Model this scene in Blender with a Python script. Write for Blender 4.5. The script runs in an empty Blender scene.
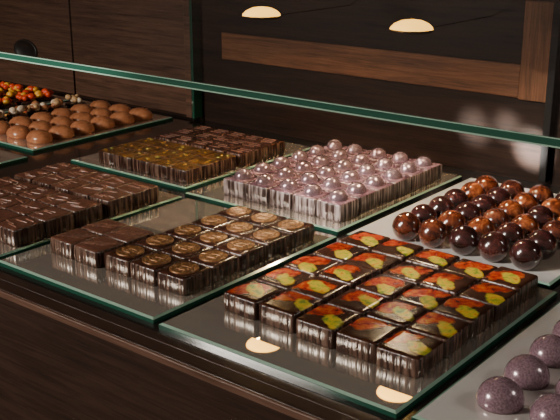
import bpy, math, random
from mathutils import Vector, Matrix
random.seed(7)
S=0.30
R=random.uniform

# ---------------------------------------------------------------- node helpers
def new_mat(name):
    m=bpy.data.materials.new(name); m.use_nodes=True
    nt=m.node_tree; b=nt.nodes['Principled BSDF']
    return m,nt,b
def link(nt,a,b): nt.links.new(a,b)
def setv(nt,sock,v):
    if hasattr(v,'is_output'): nt.links.new(v,sock)
    else: sock.default_value=v
def mth(nt,op,a,b=0.0,c=None,clamp=False):
    n=nt.nodes.new('ShaderNodeMath'); n.operation=op; n.use_clamp=clamp
    setv(nt,n.inputs[0],a)
    if len(n.inputs)>1: setv(nt,n.inputs[1],b)
    if c is not None: setv(nt,n.inputs[2],c)
    return n.outputs[0]
def mixc(nt,f,a,b):
    n=nt.nodes.new('ShaderNodeMix'); n.data_type='RGBA'
    setv(nt,n.inputs[0],f); setv(nt,n.inputs[6],a); setv(nt,n.inputs[7],b)
    return n.outputs[2]
def ramp(nt,f,stops):
    n=nt.nodes.new('ShaderNodeValToRGB'); setv(nt,n.inputs[0],f)
    cr=n.color_ramp
    while len(cr.elements)<len(stops): cr.elements.new(0.5)
    for e,(p,c) in zip(cr.elements,stops):
        e.position=p; e.color=(*c,1) if len(c)==3 else c
    return n.outputs[0]
def coords(nt,kind='Object',scale=(1,1,1),rot=(0,0,0)):
    t=nt.nodes.new('ShaderNodeTexCoord'); mp=nt.nodes.new('ShaderNodeMapping')
    mp.inputs['Scale'].default_value=scale; mp.inputs['Rotation'].default_value=rot
    link(nt,t.outputs[kind],mp.inputs['Vector']); return mp.outputs[0]
def noise(nt,vec,scale,detail=3,rough=.5,dist=0):
    n=nt.nodes.new('ShaderNodeTexNoise'); link(nt,vec,n.inputs['Vector'])
    n.inputs['Scale'].default_value=scale; n.inputs['Detail'].default_value=detail
    n.inputs['Roughness'].default_value=rough; n.inputs['Distortion'].default_value=dist
    return n.outputs[0]
def bump(nt,b,h,strength=.3,dist=.001):
    n=nt.nodes.new('ShaderNodeBump'); n.inputs['Strength'].default_value=strength
    n.inputs['Distance'].default_value=dist; link(nt,h,n.inputs['Height'])
    link(nt,n.outputs[0],b.inputs['Normal'])
def cellrand(nt):
    t=nt.nodes.new('ShaderNodeTexCoord'); s=nt.nodes.new('ShaderNodeSeparateXYZ')
    link(nt,t.outputs['UV'],s.inputs[0])
    fu=mth(nt,'FRACT',s.outputs[0]); fv=mth(nt,'FRACT',s.outputs[1])
    iu=mth(nt,'FLOOR',s.outputs[0]); iv=mth(nt,'FLOOR',s.outputs[1])
    c=nt.nodes.new('ShaderNodeCombineXYZ'); link(nt,iu,c.inputs[0]); link(nt,iv,c.inputs[1])
    w=nt.nodes.new('ShaderNodeTexWhiteNoise'); w.noise_dimensions='3D'; link(nt,c.outputs[0],w.inputs['Vector'])
    q=nt.nodes.new('ShaderNodeSeparateColor'); link(nt,w.outputs['Color'],q.inputs[0])
    return t.outputs['UV'],fu,fv,q.outputs[0],q.outputs[1],q.outputs[2]

# ---------------------------------------------------------------- materials
def wood(name,dark,light,rough=.35,axis='X',gscale=1.0,spec=.5):
    m,nt,b=new_mat(name)
    sc={'X':(1.2,22,22),'Z':(22,22,1.2)}[axis]
    v=coords(nt,'Object',tuple(x*gscale for x in sc))
    n1=noise(nt,v,6,6,.65,.6)
    v2=coords(nt,'Object',tuple(x*gscale for x in {'X':(4,160,160),'Z':(160,160,4)}[axis]))
    n2=noise(nt,v2,6,3,.7)
    f=mth(nt,'ADD',mth(nt,'MULTIPLY',n1,.6),mth(nt,'MULTIPLY',n2,.4))
    c=ramp(nt,f,[(.38,dark),(.62,light)])
    link(nt,c,b.inputs['Base Color']); b.inputs['Roughness'].default_value=rough
    b.inputs['Specular IOR Level'].default_value=spec
    bump(nt,b,f,.35,.0006)
    return m
W_WALL=wood('dark_oak',(.004,.002,.0015),(.024,.011,.007),.55,spec=.12)
W_PANEL=wood('brown_oak_panel',(.034,.016,.010),(.115,.056,.035),.5,spec=.25)
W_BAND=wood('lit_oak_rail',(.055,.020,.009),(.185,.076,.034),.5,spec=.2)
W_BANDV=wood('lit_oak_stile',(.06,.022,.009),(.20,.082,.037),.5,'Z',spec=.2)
W_CNT=wood('counter_oak',(.014,.007,.005),(.038,.019,.013),.36)
W_EDGE=wood('counter_edge',(.07,.036,.024),(.14,.078,.055),.28)

def plain(name,col,rough=.5,metal=0,coat=0,spec=.5,em=None,ems=0):
    m,nt,b=new_mat(name)
    b.inputs['Base Color'].default_value=(*col,1); b.inputs['Roughness'].default_value=rough
    b.inputs['Metallic'].default_value=metal; b.inputs['Coat Weight'].default_value=coat
    b.inputs['Specular IOR Level'].default_value=spec
    if em: b.inputs['Emission Color'].default_value=(*em,1); b.inputs['Emission Strength'].default_value=ems
    return m
BLACKM=plain('black_metal',(.004,.003,.003),.6,0,spec=.2)
ARM=plain('bronze_arm',(.016,.009,.006),.7,0,spec=.1)
LAMP=plain('lamp_lens',(1,.7,.2),.4,0,em=(1,.52,.08),ems=6)
HOLE=plain('grommet_black',(.003,.003,.003),.5)
FLOORM=plain('floor_tile',(.12,.09,.07),.5)
CEILM=plain('ceiling_paint',(.20,.16,.12),.8)
BASE=plain('smoked_glass_base',(.012,.010,.009),.12,.0,spec=.7)

def mirror_mat(name,col,metal,r0,r1):
    m,nt,b=new_mat(name)
    v=coords(nt,'Object',(1,1,1))
    n=noise(nt,v,9,4,.6)
    b.inputs['Base Color'].default_value=(*col,1)
    b.inputs['Metallic'].default_value=metal
    link(nt,ramp(nt,n,[(.3,(r0,)*3),(.75,(r1,)*3)]),b.inputs['Roughness'])
    return m
MIRROR=mirror_mat('mirror_tray_glass',(.80,.73,.64),.84,.012,.03)
LITMIRROR=mirror_mat('sunlit_tray_glass',(.84,.81,.78),.50,.015,.05)  # brighter copy of the tray glass; sunlit whiteness put into the material
GEDGE=plain('green_glass_edge',(.010,.065,.042),.10,0,1,.8)
GEDGE2=plain('glass_edge_bevel',(.26,.40,.32),.12,0,1,.8)

def thin_glass():
    m=bpy.data.materials.new('shelf_glass'); m.use_nodes=True; nt=m.node_tree; nt.nodes.clear()
    o=nt.nodes.new('ShaderNodeOutputMaterial'); mx=nt.nodes.new('ShaderNodeMixShader')
    t=nt.nodes.new('ShaderNodeBsdfTransparent'); t.inputs[0].default_value=(.93,.95,.94,1)
    g=nt.nodes.new('ShaderNodeBsdfGlossy'); g.inputs['Roughness'].default_value=.015
    g.inputs['Color'].default_value=(1,1,1,1)
    # same Fresnel curve from either side of the thin pane
    geo=nt.nodes.new('ShaderNodeNewGeometry')
    e=mth(nt,'SUBTRACT',1.0,mth(nt,'MULTIPLY',geo.outputs['Backfacing'],2.0))
    ior=mth(nt,'POWER',1.2,e)
    f=nt.nodes.new('ShaderNodeFresnel'); nt.links.new(ior,f.inputs['IOR'])
    nt.links.new(f.outputs[0],mx.inputs[0]); nt.links.new(t.outputs[0],mx.inputs[1]); nt.links.new(g.outputs[0],mx.inputs[2])
    nt.links.new(mx.outputs[0],o.inputs[0]); return m
GLASS=thin_glass()

def choc_side(name,base,streak,amt=.5,rough=.38):
    m,nt,b=new_mat(name)
    v=coords(nt,'Object',(1,1,.07))
    n=noise(nt,v,330,2,.5)
    v2=coords(nt,'Object',(1,1,1)); n2=noise(nt,v2,50,3,.6)
    f=mth(nt,'MULTIPLY',mth(nt,'MULTIPLY',mth(nt,'SUBTRACT',n,.45,clamp=True),5,clamp=True),mth(nt,'MULTIPLY',n2,amt*2),clamp=True)
    link(nt,mixc(nt,f,(*base,1),(*streak,1)),b.inputs['Base Color'])  # pale streaks paint bloom and grey-white front sheen into the colour
    b.inputs['Roughness'].default_value=rough
    bump(nt,b,n,.8,.0012); return m
SIDE=choc_side('dark_chocolate_side',(.028,.011,.007),(.22,.135,.10),.50,.24)
SIDEP=choc_side('dark_chocolate_side_bloom_sheen',(.035,.016,.013),(.50,.40,.39),.85,.28)  # stronger streaks: painted sheen of the lit fronts, with some bloom

def choc_top(name,base,light,scale=160,rough=.33,bs=.3,gl=.5):
    m,nt,b=new_mat(name)
    v=coords(nt); n=noise(nt,v,scale,4,.65)
    link(nt,ramp(nt,n,[(.35,base),(.72,light)]),b.inputs['Base Color'])
    b.inputs['Roughness'].default_value=rough; b.inputs['Specular IOR Level'].default_value=gl
    bump(nt,b,n,bs,.0008); return m
TOP=choc_top('dark_chocolate_top',(.024,.008,.005),(.064,.025,.015),160,.2)
TOPR=choc_top('textured_chocolate_top',(.045,.017,.010),(.20,.083,.052),330,.33,.9)
RIDGE=choc_top('chocolate_ridge',(.08,.034,.022),(.30,.145,.095),300,.3,.5)
MILK=choc_top('milk_chocolate_shell',(.28,.10,.045),(.48,.20,.095),90,.2,.15)
def purple_top():
    m,nt,b=new_mat('lilac_top'); v=coords(nt); n=noise(nt,v,130,4,.6)
    link(nt,ramp(nt,n,[(.3,(.11,.048,.066)),(.7,(.37,.215,.275))]),b.inputs['Base Color'])
    b.inputs['Roughness'].default_value=.24; b.inputs['Metallic'].default_value=.25; return m
LILAC=purple_top()
def pearl(name,a,b_,rough=.25,metal=.35):
    m,nt,b=new_mat(name); v=coords(nt); n=noise(nt,v,700,2,.6)
    link(nt,ramp(nt,n,[(.35,a),(.68,b_)]),b.inputs['Base Color'])
    b.inputs['Roughness'].default_value=rough; b.inputs['Metallic'].default_value=metal
    b.inputs['Coat Weight'].default_value=.6; b.inputs['Coat Roughness'].default_value=.08; return m
PEARL=pearl('pearl_button',(.24,.15,.175),(.44,.30,.34),.2,.6)
MAUVE=pearl('mauve_dome',(.15,.088,.110),(.29,.185,.225),.24,.15)
def coin_mat():
    m,nt,b=new_mat('bronze_seal'); v=coords(nt); n=noise(nt,v,450,3,.6)
    link(nt,ramp(nt,n,[(.35,(.07,.028,.010)),(.7,(.34,.165,.057))]),b.inputs['Base Color'])
    b.inputs['Roughness'].default_value=.38; b.inputs['Metallic'].default_value=.40; bump(nt,b,n,.6,.0005); return m
COIN=coin_mat()

def transfer():
    m,nt,b=new_mat('petal_transfer_print')
    uv,fu,fv,r1,r2,r3=cellrand(nt)
    n=noise(nt,uv,2.3,4,.55,.4); n2=noise(nt,uv,5,4,.6,.6)
    def ell(cx,cy,ax,ay,rot):
        dx=mth(nt,'SUBTRACT',fu,cx); dy=mth(nt,'SUBTRACT',fv,cy)
        c,s=math.cos(rot),math.sin(rot)
        px=mth(nt,'DIVIDE',mth(nt,'ADD',mth(nt,'MULTIPLY',dx,c),mth(nt,'MULTIPLY',dy,s)),ax)
        py=mth(nt,'DIVIDE',mth(nt,'SUBTRACT',mth(nt,'MULTIPLY',dy,c),mth(nt,'MULTIPLY',dx,s)),ay)
        d=mth(nt,'SQRT',mth(nt,'ADD',mth(nt,'MULTIPLY',px,px),mth(nt,'MULTIPLY',py,py)))
        return mth(nt,'ADD',d,mth(nt,'MULTIPLY',mth(nt,'SUBTRACT',n,.5),1.5))
    rc=lambda r,c,a: mth(nt,'ADD',mth(nt,'MULTIPLY',r,a),c-a/2)
    dr=ell(rc(r1,.36,.30),rc(r2,.62,.30),.50,.31,.7)
    dy=ell(rc(r2,.66,.35),rc(r3,.36,.35),.38,.20,-.6)
    mr=ramp(nt,dr,[(.74,(1,1,1)),(1.04,(0,0,0))]); my=ramp(nt,dy,[(.76,(1,1,1)),(.98,(0,0,0))])
    basec=ramp(nt,n2,[(.3,(.020,.007,.004)),(.8,(.060,.020,.010))])
    redc=ramp(nt,n2,[(.34,(.12,.010,.004)),(.46,(.36,.022,.007)),(.58,(.46,.070,.010)),(.72,(.52,.18,.015))])
    yelc=ramp(nt,n2,[(.30,(.44,.15,.008)),(.42,(.60,.38,.020)),(.53,(.40,.38,.030)),(.64,(.15,.22,.025))])
    keep=mth(nt,'GREATER_THAN',r3,.08)
    c=mixc(nt,mth(nt,'MULTIPLY',mr,.95),basec,redc)
    c=mixc(nt,mth(nt,'MULTIPLY',my,keep),c,yelc)
    link(nt,c,b.inputs['Base Color']); b.inputs['Roughness'].default_value=.22
    b.inputs['Specular IOR Level'].default_value=.45
    bump(nt,b,n2,.10,.0005); return m
TRANSFER=transfer()
def yellowtop():
    m,nt,b=new_mat('pistachio_gold_top')
    uv,fu,fv,r1,r2,r3=cellrand(nt)
    n=noise(nt,uv,3.5,5,.7,.5)
    link(nt,ramp(nt,n,[(.44,(.030,.011,.004)),(.56,(.14,.06,.010)),(.70,(.34,.185,.026))]),b.inputs['Base Color'])
    b.inputs['Roughness'].default_value=.3; bump(nt,b,n,.7,.0012); return m
YELLOW=yellowtop()
def ballmat():
    m,nt,b=new_mat('marbled_ball_shell')
    uv,fu,fv,r1,r2,r3=cellrand(nt)
    v=coords(nt); n=noise(nt,v,75,5,.65,.5)
    warm=ramp(nt,n,[(.36,(.035,.008,.004)),(.52,(.14,.030,.010)),(.70,(.42,.12,.035))])
    dark=ramp(nt,n,[(.35,(.014,.005,.004)),(.60,(.050,.014,.014)),(.75,(.17,.06,.05))])
    k=ramp(nt,r1,[(.40,(0,0,0)),(.75,(1,1,1))])
    link(nt,mixc(nt,k,dark,warm),b.inputs['Base Color'])
    b.inputs['Roughness'].default_value=.18; b.inputs['Coat Weight'].default_value=1; b.inputs['Coat Roughness'].default_value=.03
    return m
BALL=ballmat()
REDF=choc_top('dried_strawberry',(.60,.03,.01),(.85,.12,.03),200,.35)
YELF=choc_top('candied_orange',(.85,.36,.02),(.9,.55,.08),200,.35)
YELN=choc_top('gold_flake',(.26,.14,.02),(.46,.30,.045),200,.35)
NUT=choc_top('roasted_nut',(.38,.19,.07),(.7,.48,.26),200,.5)
CREAM=choc_top('blanched_almond',(.6,.46,.32),(.8,.68,.55),200,.5)
GREEN=choc_top('pistachio',(.20,.22,.04),(.38,.38,.1),200,.5)

# ---------------------------------------------------------------- mesh accumulator
class M:
    def __init__(s): s.v=[];s.uv=[];s.f=[];s.fm=[];s.sm=[];s.mats=[]
    def mi(s,mat):
        if mat not in s.mats: s.mats.append(mat)
        return s.mats.index(mat)
    def rings(s,rings,uvs,mat,capmat=None,bottom=True,smooth=True,cap=True,flat_cap=True):
        base=len(s.v); n=len(rings[0]); mi=s.mi(mat)
        for r,u in zip(rings,uvs): s.v+=r; s.uv+=u
        for k in range(len(rings)-1):
            for i in range(n):
                j=(i+1)%n
                s.f.append((base+k*n+i,base+k*n+j,base+(k+1)*n+j,base+(k+1)*n+i)); s.fm.append(mi); s.sm.append(smooth)
        if cap:
            s.f.append(tuple(base+(len(rings)-1)*n+i for i in range(n))); s.fm.append(s.mi(capmat or mat)); s.sm.append(not flat_cap)
        if bottom:
            s.f.append(tuple(base+i for i in reversed(range(n)))); s.fm.append(mi); s.sm.append(False)
    def box(s,x0,x1,y0,y1,z0,z1,mat,topmat=None):
        b=len(s.v); s.v+=[(x0,y0,z0),(x1,y0,z0),(x1,y1,z0),(x0,y1,z0),(x0,y0,z1),(x1,y0,z1),(x1,y1,z1),(x0,y1,z1)]
        s.uv+=[(0,0)]*8; mi=s.mi(mat)
        for k,f in enumerate([(0,3,2,1),(4,5,6,7),(0,1,5,4),(1,2,6,5),(2,3,7,6),(3,0,4,7)]):
            s.f.append(tuple(b+i for i in f)); s.fm.append(s.mi(topmat) if (topmat and k==1) else mi); s.sm.append(False)
    def obj(s,name,bevel=0,parent=None):
        me=bpy.data.meshes.new(name); me.from_pydata([(x*S,y*S,z*S) for x,y,z in s.v],[],s.f)
        for m in s.mats: me.materials.append(m)
        me.polygons.foreach_set('material_index',s.fm); me.polygons.foreach_set('use_smooth',s.sm)
        ul=me.uv_layers.new(name='UVMap')
        for l in me.loops: ul.data[l.index].uv=s.uv[l.vertex_index]
        me.update(); o=bpy.data.objects.new(name,me); bpy.context.collection.objects.link(o)
        if bevel:
            b=o.modifiers.new('bevel','BEVEL'); b.width=bevel*S; b.segments=2; b.limit_method='ANGLE'
        if parent: o.parent=parent
        return o

def rrect(cx,cy,wx,wy,r,ang,n=3):
    loc=[]
    for qx,qy,a0 in ((1,1,0),(-1,1,90),(-1,-1,180),(1,-1,270)):
        for k in range(n+1):
            a=math.radians(a0+90*k/n)
            loc.append((qx*(wx/2-r)+r*math.cos(a),qy*(wy/2-r)+r*math.sin(a)))
    c,s=math.cos(ang),math.sin(ang)
    return [(cx+x*c-y*s,cy+x*s+y*c) for x,y in loc],loc
def block(m,cx,cy,wx,wy,h,side,top,ij,ang=0,z0=0,rr=.007,bev=.0045):
    prof=[(.002,0),(0,.12*h),(-.0008,.5*h),(0,h-bev*1.3),(bev*.3,h-bev*.5),(bev,h-bev*.1)]
    rings=[];uvs=[]
    for ins,z in prof:
        p,l=rrect(cx,cy,wx-2*ins,wy-2*ins,max(.003,rr-ins*.3),ang)
        rings.append([(x,y,z0+z) for x,y in p]); uvs.append([(ij[0]+.5+x/wx*.97,ij[1]+.5+y/wy*.97) for x,y in l])
    p,l=rrect(cx,cy,wx-2*bev-.02,wy-2*bev-.02,rr*.6,ang)
    rings.append([(x,y,z0+h) for x,y in p]); uvs.append([(ij[0]+.5+x/wx*.97,ij[1]+.5+y/wy*.97) for x,y in l])
    n=len(rings[0]); st=len(m.f)
    m.rings(rings,uvs,side,top)
    ti=m.mi(top)
    for k in (4,5):
        for i in range(n): m.fm[st+k*n+i]=ti
def lathe(m,cx,cy,z0,prof,mat,ij=(0,0),seg=20,ex=1,ey=1,ang=0,bottom=True,capmat=None):
    rmax=max(r for r,z in prof); rings=[];uvs=[]
    c,s=math.cos(ang),math.sin(ang)
    for r,z in prof:
        rg=[];ug=[]
        for i in range(seg):
            a=2*math.pi*i/seg; x=r*math.cos(a)*ex; y=r*math.sin(a)*ey
            rg.append((cx+x*c-y*s,cy+x*s+y*c,z0+z))
            ug.append((ij[0]+.5+.45*r/rmax*math.cos(a),ij[1]+.5+.40*r/rmax*math.sin(a)))
        rings.append(rg);uvs.append(ug)
    m.rings(rings,uvs,mat,capmat,bottom=bottom,flat_cap=False)
def bar(m,cx,cy,L,w,z0,h,ang,mat):
    p0,_=rrect(cx,cy,L,w,w*.45,ang,2); p1,_=rrect(cx,cy,L-w*.5,w*.5,w*.24,ang,2)
    m.rings([[(x,y,z0) for x,y in p0],[(x,y,z0+h*.6) for x,y in p0],[(x,y,z0+h) for x,y in p1]],[[(0,0)]*len(p0)]*3,mat,bottom=False)
def nugget(m,cx,cy,cz,r,mat,sq=.7):
    ax,ay=R(.7,1.2),R(.7,1.2); seg=7; rings=[];a0=R(0,3)
    for t in (-80,-45,0,40,75):
        t=math.radians(t); rings.append([(cx+r*ax*math.cos(t)*math.cos(a0+i*6.283/seg)*R(.85,1.1),cy+r*ay*math.cos(t)*math.sin(a0+i*6.283/seg)*R(.85,1.1),cz+r*sq*math.sin(t)) for i in range(seg)])
    m.rings(rings,[[(0,0)]*seg]*5,mat,flat_cap=False)

# ---------------------------------------------------------------- room shell
WY=3.32
m=M(); m.box(-9,1.8,WY,WY+.15,-3.1,6,W_WALL); wall=m.obj('wall_back')
m=M(); m.box(-9.2,-9,-3,WY+.15,-3.1,6,W_PANEL); m.obj('wall_left')
m=M(); m.box(-9.2,4,-5,WY+.15,-3.25,-3.1,FLOORM); m.obj('floor')
m=M(); m.box(-9.2,4,-1.5,WY+.15,6,6.15,CEILM); m.obj('ceiling')
p=M(); p.box(-3.00,-1.49,WY-.018,WY,.305,.43,W_BAND); p.obj('trim_1',.003)
p=M(); p.box(-1.49,-1.375,WY-.020,WY,.30,.667,W_BANDV); p.obj('trim_2',.003)
p=M(); p.box(-1.375,-1.345,WY-.035,WY,0.0,.667,BLACKM); p.obj('trim_3',.003)
p=M(); p.box(-3.215,-3.175,WY-.05,WY,0,.667,W_PANEL); p.box(-3.165,-3.15,WY-.06,WY,0,.667,GEDGE); p.obj('trim_4',.003)
p=M(); p.box(-4.10,-3.225,WY-.012,WY,0.0,.667,W_PANEL); p.obj('trim_5',.002)
p=M(); p.box(-5.6,-4.115,WY-.012,WY,0.0,.667,W_PANEL); p.obj('trim_6',.002)
p=M()
seg=24
def ringy(r,y): return [(-4.52+r*math.cos(-2*math.pi*i/seg)*1.25,y,.225-.02+r*math.sin(-2*math.pi*i/seg)*.75) for i in range(seg)]
p.rings([ringy(.085,WY-.012),ringy(.085,WY-.02),ringy(.075,WY-.024),ringy(.068,WY-.016),ringy(.01,WY-.0155)],[[(0,0)]*seg]*5,HOLE); p.obj('cable_grommet')

# ---------------------------------------------------------------- counter
cnt=bpy.data.objects.new('display_counter',None); bpy.context.collection.objects.link(cnt)
m=M(); m.box(-6.5,1.6,1.44,WY-.001,-3.1,-.03,W_CNT); m.obj('cabinet_body',0,cnt)
m=M(); m.box(-6.5,1.6,1.475,WY-.001,-.03,-.0152,BASE); m.obj('glass_base',0,cnt)
m=M(); m.box(-6.5,1.6,1.395,1.44,-.42,-.0152,W_CNT); m.box(-6.5,1.6,1.44,1.475,-.03,-.0152,W_CNT); m.box(-6.5,1.6,1.385,1.395,-.035,-.0152,W_EDGE); m.obj('front_fascia',.003,cnt)

# ---------------------------------------------------------------- trays
def tray(x0,x1,y0,y1,top,name='mirror_tray'):
    m=M(); zb,zt=-.015,0.0
    def rect(i,z): return [(x0+i,y0+i,z),(x1-i,y0+i,z),(x1-i,y1-i,z),(x0+i,y1-i,z)]
    m.rings([rect(0,zb),rect(0,zt-.004)],[[(0,0)]*4]*2,GEDGE,cap=False,smooth=False)
    m.rings([rect(0,zt-.004),rect(.007,zt)],[[(0,0)]*4]*2,GEDGE2,cap=True,capmat=top,bottom=False,smooth=False)
    return m.obj(name)
T={'A':(-1.585,-.885,1.49,2.315),'B':(-2.275,-1.615,1.50,2.305),'C':(-2.325,-1.64,2.345,3.18),'D':(-3.02,-2.36,2.385,3.18),
   'E':(-1.605,-.92,2.345,3.18),'F':(-.855,-.15,1.50,2.315),'G':(-2.97,-2.30,1.50,2.305),'H':(-3.98,-3.27,2.385,3.23),
   'J':(-3.90,-3.20,1.50,2.305),'I':(-4.72,-4.02,2.385,3.23),'K':(-.88,-.18,2.345,3.18)}
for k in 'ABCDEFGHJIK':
    tray(*T[k],LITMIRROR if k in 'EKF' else MIRROR)

# ---------------------------------------------------------------- chocolates
def grid(x0,x1,nx,y0,y1,ny):
    px=(x1-x0)/nx; py=(y1-y0)/ny
    for i in range(nx):
        for j in range(ny): yield i,j,x0+px*(i+.5),y0+py*(j+.5),px,py
m=M()
for i,j,x,y,px,py in grid(-1.500,-.920,5,1.638,2.268,5):
    block(m,x+R(-.003,.003)+(-.012 if i<2 else 0),y+R(-.003,.003)+ (0.012 if i<2 else 0),px*.975,py*.955,.051+R(-.002,.002),SIDE,TRANSFER,(i,j),R(-.025,.025))
m.obj('petal_print_chocolates')
m=M()
for i,j,x,y,px,py in grid(-1.972,-1.648,3,1.645,2.238,5):
    a=R(-.02,.02); h=.051; block(m,x,y,px*.97,py*.955,h,SIDE,TOP,(i,j),a)
    r=.041
    lathe(m,x,y,h-.001,[(r,0),(r,.004),(r*.93,.0055),(r*.86,.003),(r*.68,.003),(r*.63,.005),(r*.57,.003),(r*.3,.0028),(r*.22,.005),(r*.05,.0055)],COIN,seg=24,bottom=False)
    for k in range(10):
        t=k*.6283+a; bar(m,x+r*.77*math.cos(t),y+r*.77*math.sin(t),r*.2,r*.13,h+.001,.003,t,COIN)
    for k in range(3):
        bar(m,x,y+(k-1)*r*.3,r*.8,r*.10,h+.001,.0035,.1,COIN)
m.obj('seal_stamped_chocolates')
m=M()
for i,j,x,y,px,py in grid(-2.205,-1.985,2,1.635,1.872,2):
    block(m,x,y,px*.96,py*.95,.051,SIDE,TOPR,(i,j),R(-.03,.03))
    for k in range(5): bar(m,x+(k-2)*.016,y+(k-2)*.006,.05,.006,.050,.004,R(.9,1.3),RIDGE)
m.obj('ridged_chocolates')
m=M()
for i,j,x,y,px,py in grid(-2.84,-2.315,5,1.60,2.20,5):
    dy=.012 if j>2 else -.008
    block(m,x,y+dy,px*.965,py*.95,.058,SIDE,TOPR,(i,j),R(-.02,.02))
    for k in range(4): bar(m,x+R(-.025,.025),y+dy+R(-.035,.035),R(.03,.06),.006,.057,.004,R(-.3,.3),RIDGE)
m.obj('textured_dark_chocolates')
m=M()
for i,j,x,y,px,py in grid(-3.78,-3.28,4,1.60,2.10,5):
    block(m,x,y,px*.96,py*.95,.058,SIDE,TOPR,(i,j),R(-.03,.03))
m.obj('plain_dark_chocolates')
m=M()
for i,j,x,y,px,py in grid(-2.885,-2.385,5,2.415,3.0,6):
    yel=j<3
    block(m,x,y+(0 if yel else .02),px*.97,py*.95,.055,SIDE,YELLOW if yel else TOP,(i,j),R(-.03,.03))
    if yel:
        for k in range(3): nugget(m,x+R(-.03,.03),y+R(-.03,.03),.056,R(.006,.010),random.choice([YELN,YELLOW,GREEN,YELN]),.4)
    else:
        for k in range(3): bar(m,x+R(-.02,.02),y+.02+(k-1)*.022,.06,.005,.054,.003,.05,TOPR)
m.obj('pistachio_topped_chocolates')
m=M()
for i,j,x,y,px,py in grid(-2.20,-1.675,5,2.41,3.09,6):
    block(m,x,y,px*.965,py*.945,.062,SIDEP,LILAC,(i,j),R(-.02,.02))
    r=.033
    lathe(m,x+R(-.003,.003),y+R(-.003,.003),.061,[(r*1.03,0),(r,.006)]+[(r*math.cos(math.radians(t)),.006+r*.80*math.sin(math.radians(t))) for t in (18,36,54,70,84)],PEARL,seg=18,bottom=False)
m.obj('pearl_button_chocolates')
m=M()
def ball(m,x,y,r,ij,mat):
    prof=[(r*.45,0)]+[(r*math.cos(math.radians(t)),r*.89+r*math.sin(math.radians(t))) for t in (-50,-35,-20,-8)]+[(r*1.015,r*.87),(r*1.015,r*.91)]+[(r*math.cos(math.radians(t)),r*.89+r*math.sin(math.radians(t))) for t in (8,22,38,54,70,84)]
    lathe(m,x,y,0,prof,mat,ij,seg=24,ang=R(0,6))
for i,j,x,y,px,py in grid(-1.478,-.978,5,2.36,3.01,6):
    ball(m,x+R(-.003,.003),y+R(-.004,.004),.0465,(i,j),BALL)
for i,j,x,y,px,py in grid(-.83,-.23,6,2.36,3.01,6):
    ball(m,x,y,.0465,(i+7,j),BALL)
m.obj('marbled_ball_truffles')
m=M()
for i,j,x,y,px,py in grid(-.795,-.195,5,1.595,2.115,4):
    r=.050
    lathe(m,x,y,0,[(r*.97,0),(r,.008)]+[(r*math.cos(math.radians(t)),.010+r*.95*math.sin(math.radians(t))) for t in (8,20,34,48,62,75,85)],MAUVE,(i,j),seg=28)
m.obj('mauve_dome_truffles')
m=M()
for i,j,x,y,px,py in grid(-3.74,-3.30,3,2.44,3.17,6):
    lathe(m,x,y,0,[(.052,0),(.056,.010)]+[(.056*math.cos(math.radians(t)),.012+.040*math.sin(math.radians(t))) for t in (15,30,45,60,75,86)],MILK,(i,j),seg=22,ex=1.22,ey=.96,ang=R(-.2,.2))
    for k in (-1,1): bar(m,x+k*.014,y,.06,.004,.046,.003,1.2,MILK)
m.obj('milk_chocolate_ovals')
def mend(name,x0,x1,nx,y0,y1,ny,mats):
    m=M()
    for i,j,x,y,px,py in grid(x0,x1,nx,y0,y1,ny):
        lathe(m,x,y,0,[(.050,0),(.055,.007),(.052,.014),(.03,.016)],TOP,seg=18)
        for k in range(10):
            a=R(0,6.28); d=R(0,.038)
            nugget(m,x+d*math.cos(a),y+d*math.sin(a),.026+R(0,.018),R(.018,.026),random.choice(mats))
    return m.obj(name)
mend('nut_mendiants',-3.95,-3.78,1,2.44,3.17,6,[NUT,CREAM,CREAM,NUT,MILK])
mend('fruit_mendiants',-4.66,-4.06,5,2.44,3.17,6,[REDF,YELF,REDF,YELF,REDF,REDF])

# ---------------------------------------------------------------- glass shelf
sh=bpy.data.objects.new('glass_shelf',None); bpy.context.collection.objects.link(sh)
sx0,sx1,sy0,zs=-6.4,1.2,1.278,.68
m=M()
m.v+=[(sx0,sy0+.004,zs),(sx1,sy0+.004,zs),(sx1,WY,zs),(sx0,WY,zs)]; m.uv+=[(0,0)]*4; m.f.append((0,1,2,3)); m.fm.append(m.mi(GLASS)); m.sm.append(False)
m.obj('pane',0,sh)
m=M(); m.box(sx0,sx1,sy0,sy0+.004,zs-.012,zs-.0015,GEDGE); m.box(sx0,sx1,sy0,sy0+.004,zs-.0015,zs,GEDGE2); m.box(sx0,sx1,sy0,sy0+.004,zs-.0145,zs-.012,GEDGE2); m.obj('polished_edge',0,sh)
m=M()
for x in (-5.2,-3.18,-.6): m.box(x-.03,x+.03,WY-.10,WY,zs-.012,zs-.002,BLACKM)
m.obj('brackets',0,sh)

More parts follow.
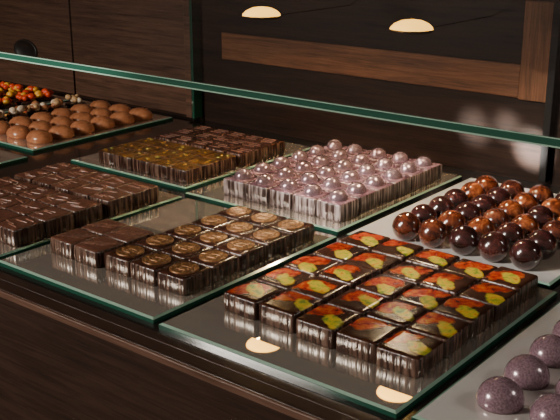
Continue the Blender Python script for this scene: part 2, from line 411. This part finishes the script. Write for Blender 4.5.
# ---------------------------------------------------------------- downlights on slim arms
H=.755
BEZ=plain('lamp_bezel',(.10,.05,.02),.4,.5)
for x in (-2.28,-1.630):
    e=bpy.data.objects.new('downlight',None); bpy.context.collection.objects.link(e)
    r=.073; ly=2.735
    m=M(); lathe(m,x,ly,H,[(r*1.02,0),(r*1.03,.002),(r*.95,.007),(r*.6,.010)],ARM,seg=32); m.box(x-.0015,x+.0015,ly+.05,WY,H+.004,H+.007,ARM); m.obj('housing',0,e)
    m=M(); lathe(m,x,ly,H,[(r*1.0,-.001),(r*1.02,-.003),(r*1.03,-.001),(r*1.04,.001)],BEZ,seg=32,bottom=False); m.obj('bezel',0,e)
    m=M(); lathe(m,x,ly,H,[(r*.15,-.034),(r*.5,-.030),(r*.8,-.020),(r*.97,-.008),(r*1.0,.0)],LAMP,seg=32); m.obj('lens',0,e)
    l=bpy.data.lights.new('lamp_beam','SPOT'); l.energy=2.4; l.color=(1,.72,.42); l.spot_size=2.4; l.spot_blend=.6; l.shadow_soft_size=.010
    lo=bpy.data.objects.new('beam',l); lo.location=(x*S,ly*S,(H-.05)*S); bpy.context.collection.objects.link(lo); lo.parent=e

# ---------------------------------------------------------------- lights
def aim(o,t):
    d=Vector(t)-o.location; o.rotation_euler=d.to_track_quat('-Z','Y').to_euler()
def area(name,loc,target,sx,sy,e,col):
    l=bpy.data.lights.new(name,'AREA'); l.shape='RECTANGLE'; l.size=sx*S; l.size_y=sy*S; l.energy=e; l.color=col
    o=bpy.data.objects.new(name,l); o.location=Vector(loc)*S; bpy.context.collection.objects.link(o); aim(o,Vector(target)*S)
def spot(name,loc,target,e,ang,blend,col,soft=.01):
    l=bpy.data.lights.new(name,'SPOT'); l.energy=e; l.color=col; l.spot_size=math.radians(ang); l.spot_blend=blend; l.shadow_soft_size=soft
    o=bpy.data.objects.new(name,l); o.location=Vector(loc)*S; bpy.context.collection.objects.link(o); aim(o,Vector(target)*S)
area('shop_window_light',(-4.6,-2.6,2.2),(-1.8,2.2,0),1.1,.9,33,(1,.90,.79))
area('side_window_light',(3.0,4.0,3.2),(-1.4,2.3,0),.9,.9,14,(1,.92,.82))
spot('sun_shaft',(-3.6,-2.4,3.4),(-1.20,2.85,0),190,12,.35,(1,.93,.84))
spot('sun_glint',(-3.8,-2.5,2.2),(-1.43,3.3,.12),8000,1.2,.4,(1,.97,.92))
spot('sun_glint.001',(-3.8,-2.5,2.2),(-1.68,3.3,.17),2000,1.3,.8,(1,.95,.9))
spot('sun_glint.002',(-3.8,-2.5,2.2),(-1.54,3.3,.19),2400,1.0,.7,(1,.95,.9))

w=bpy.data.worlds.new('world'); bpy.context.scene.world=w; w.use_nodes=True
w.node_tree.nodes['Background'].inputs[0].default_value=(.85,.70,.57,1); w.node_tree.nodes['Background'].inputs[1].default_value=.13

# ---------------------------------------------------------------- camera
yaw=math.radians(38.7); th=math.radians(18.03)
Fh=Vector((-math.sin(yaw),math.cos(yaw),0)); Fw=(Fh*math.cos(th)+Vector((0,0,-math.sin(th)))).normalized()
r=Vector((math.cos(yaw),math.sin(yaw),0)); U=r.cross(Fw)
cam=bpy.data.cameras.new('camera'); cam.lens=937/560*36; cam.sensor_width=36; cam.clip_start=.02
co=bpy.data.objects.new('camera',cam); bpy.context.collection.objects.link(co)
co.matrix_world=Matrix(((r.x,U.x,-Fw.x,0),(r.y,U.y,-Fw.y,0),(r.z,U.z,-Fw.z,S),(0,0,0,1)))
bpy.context.scene.camera=co
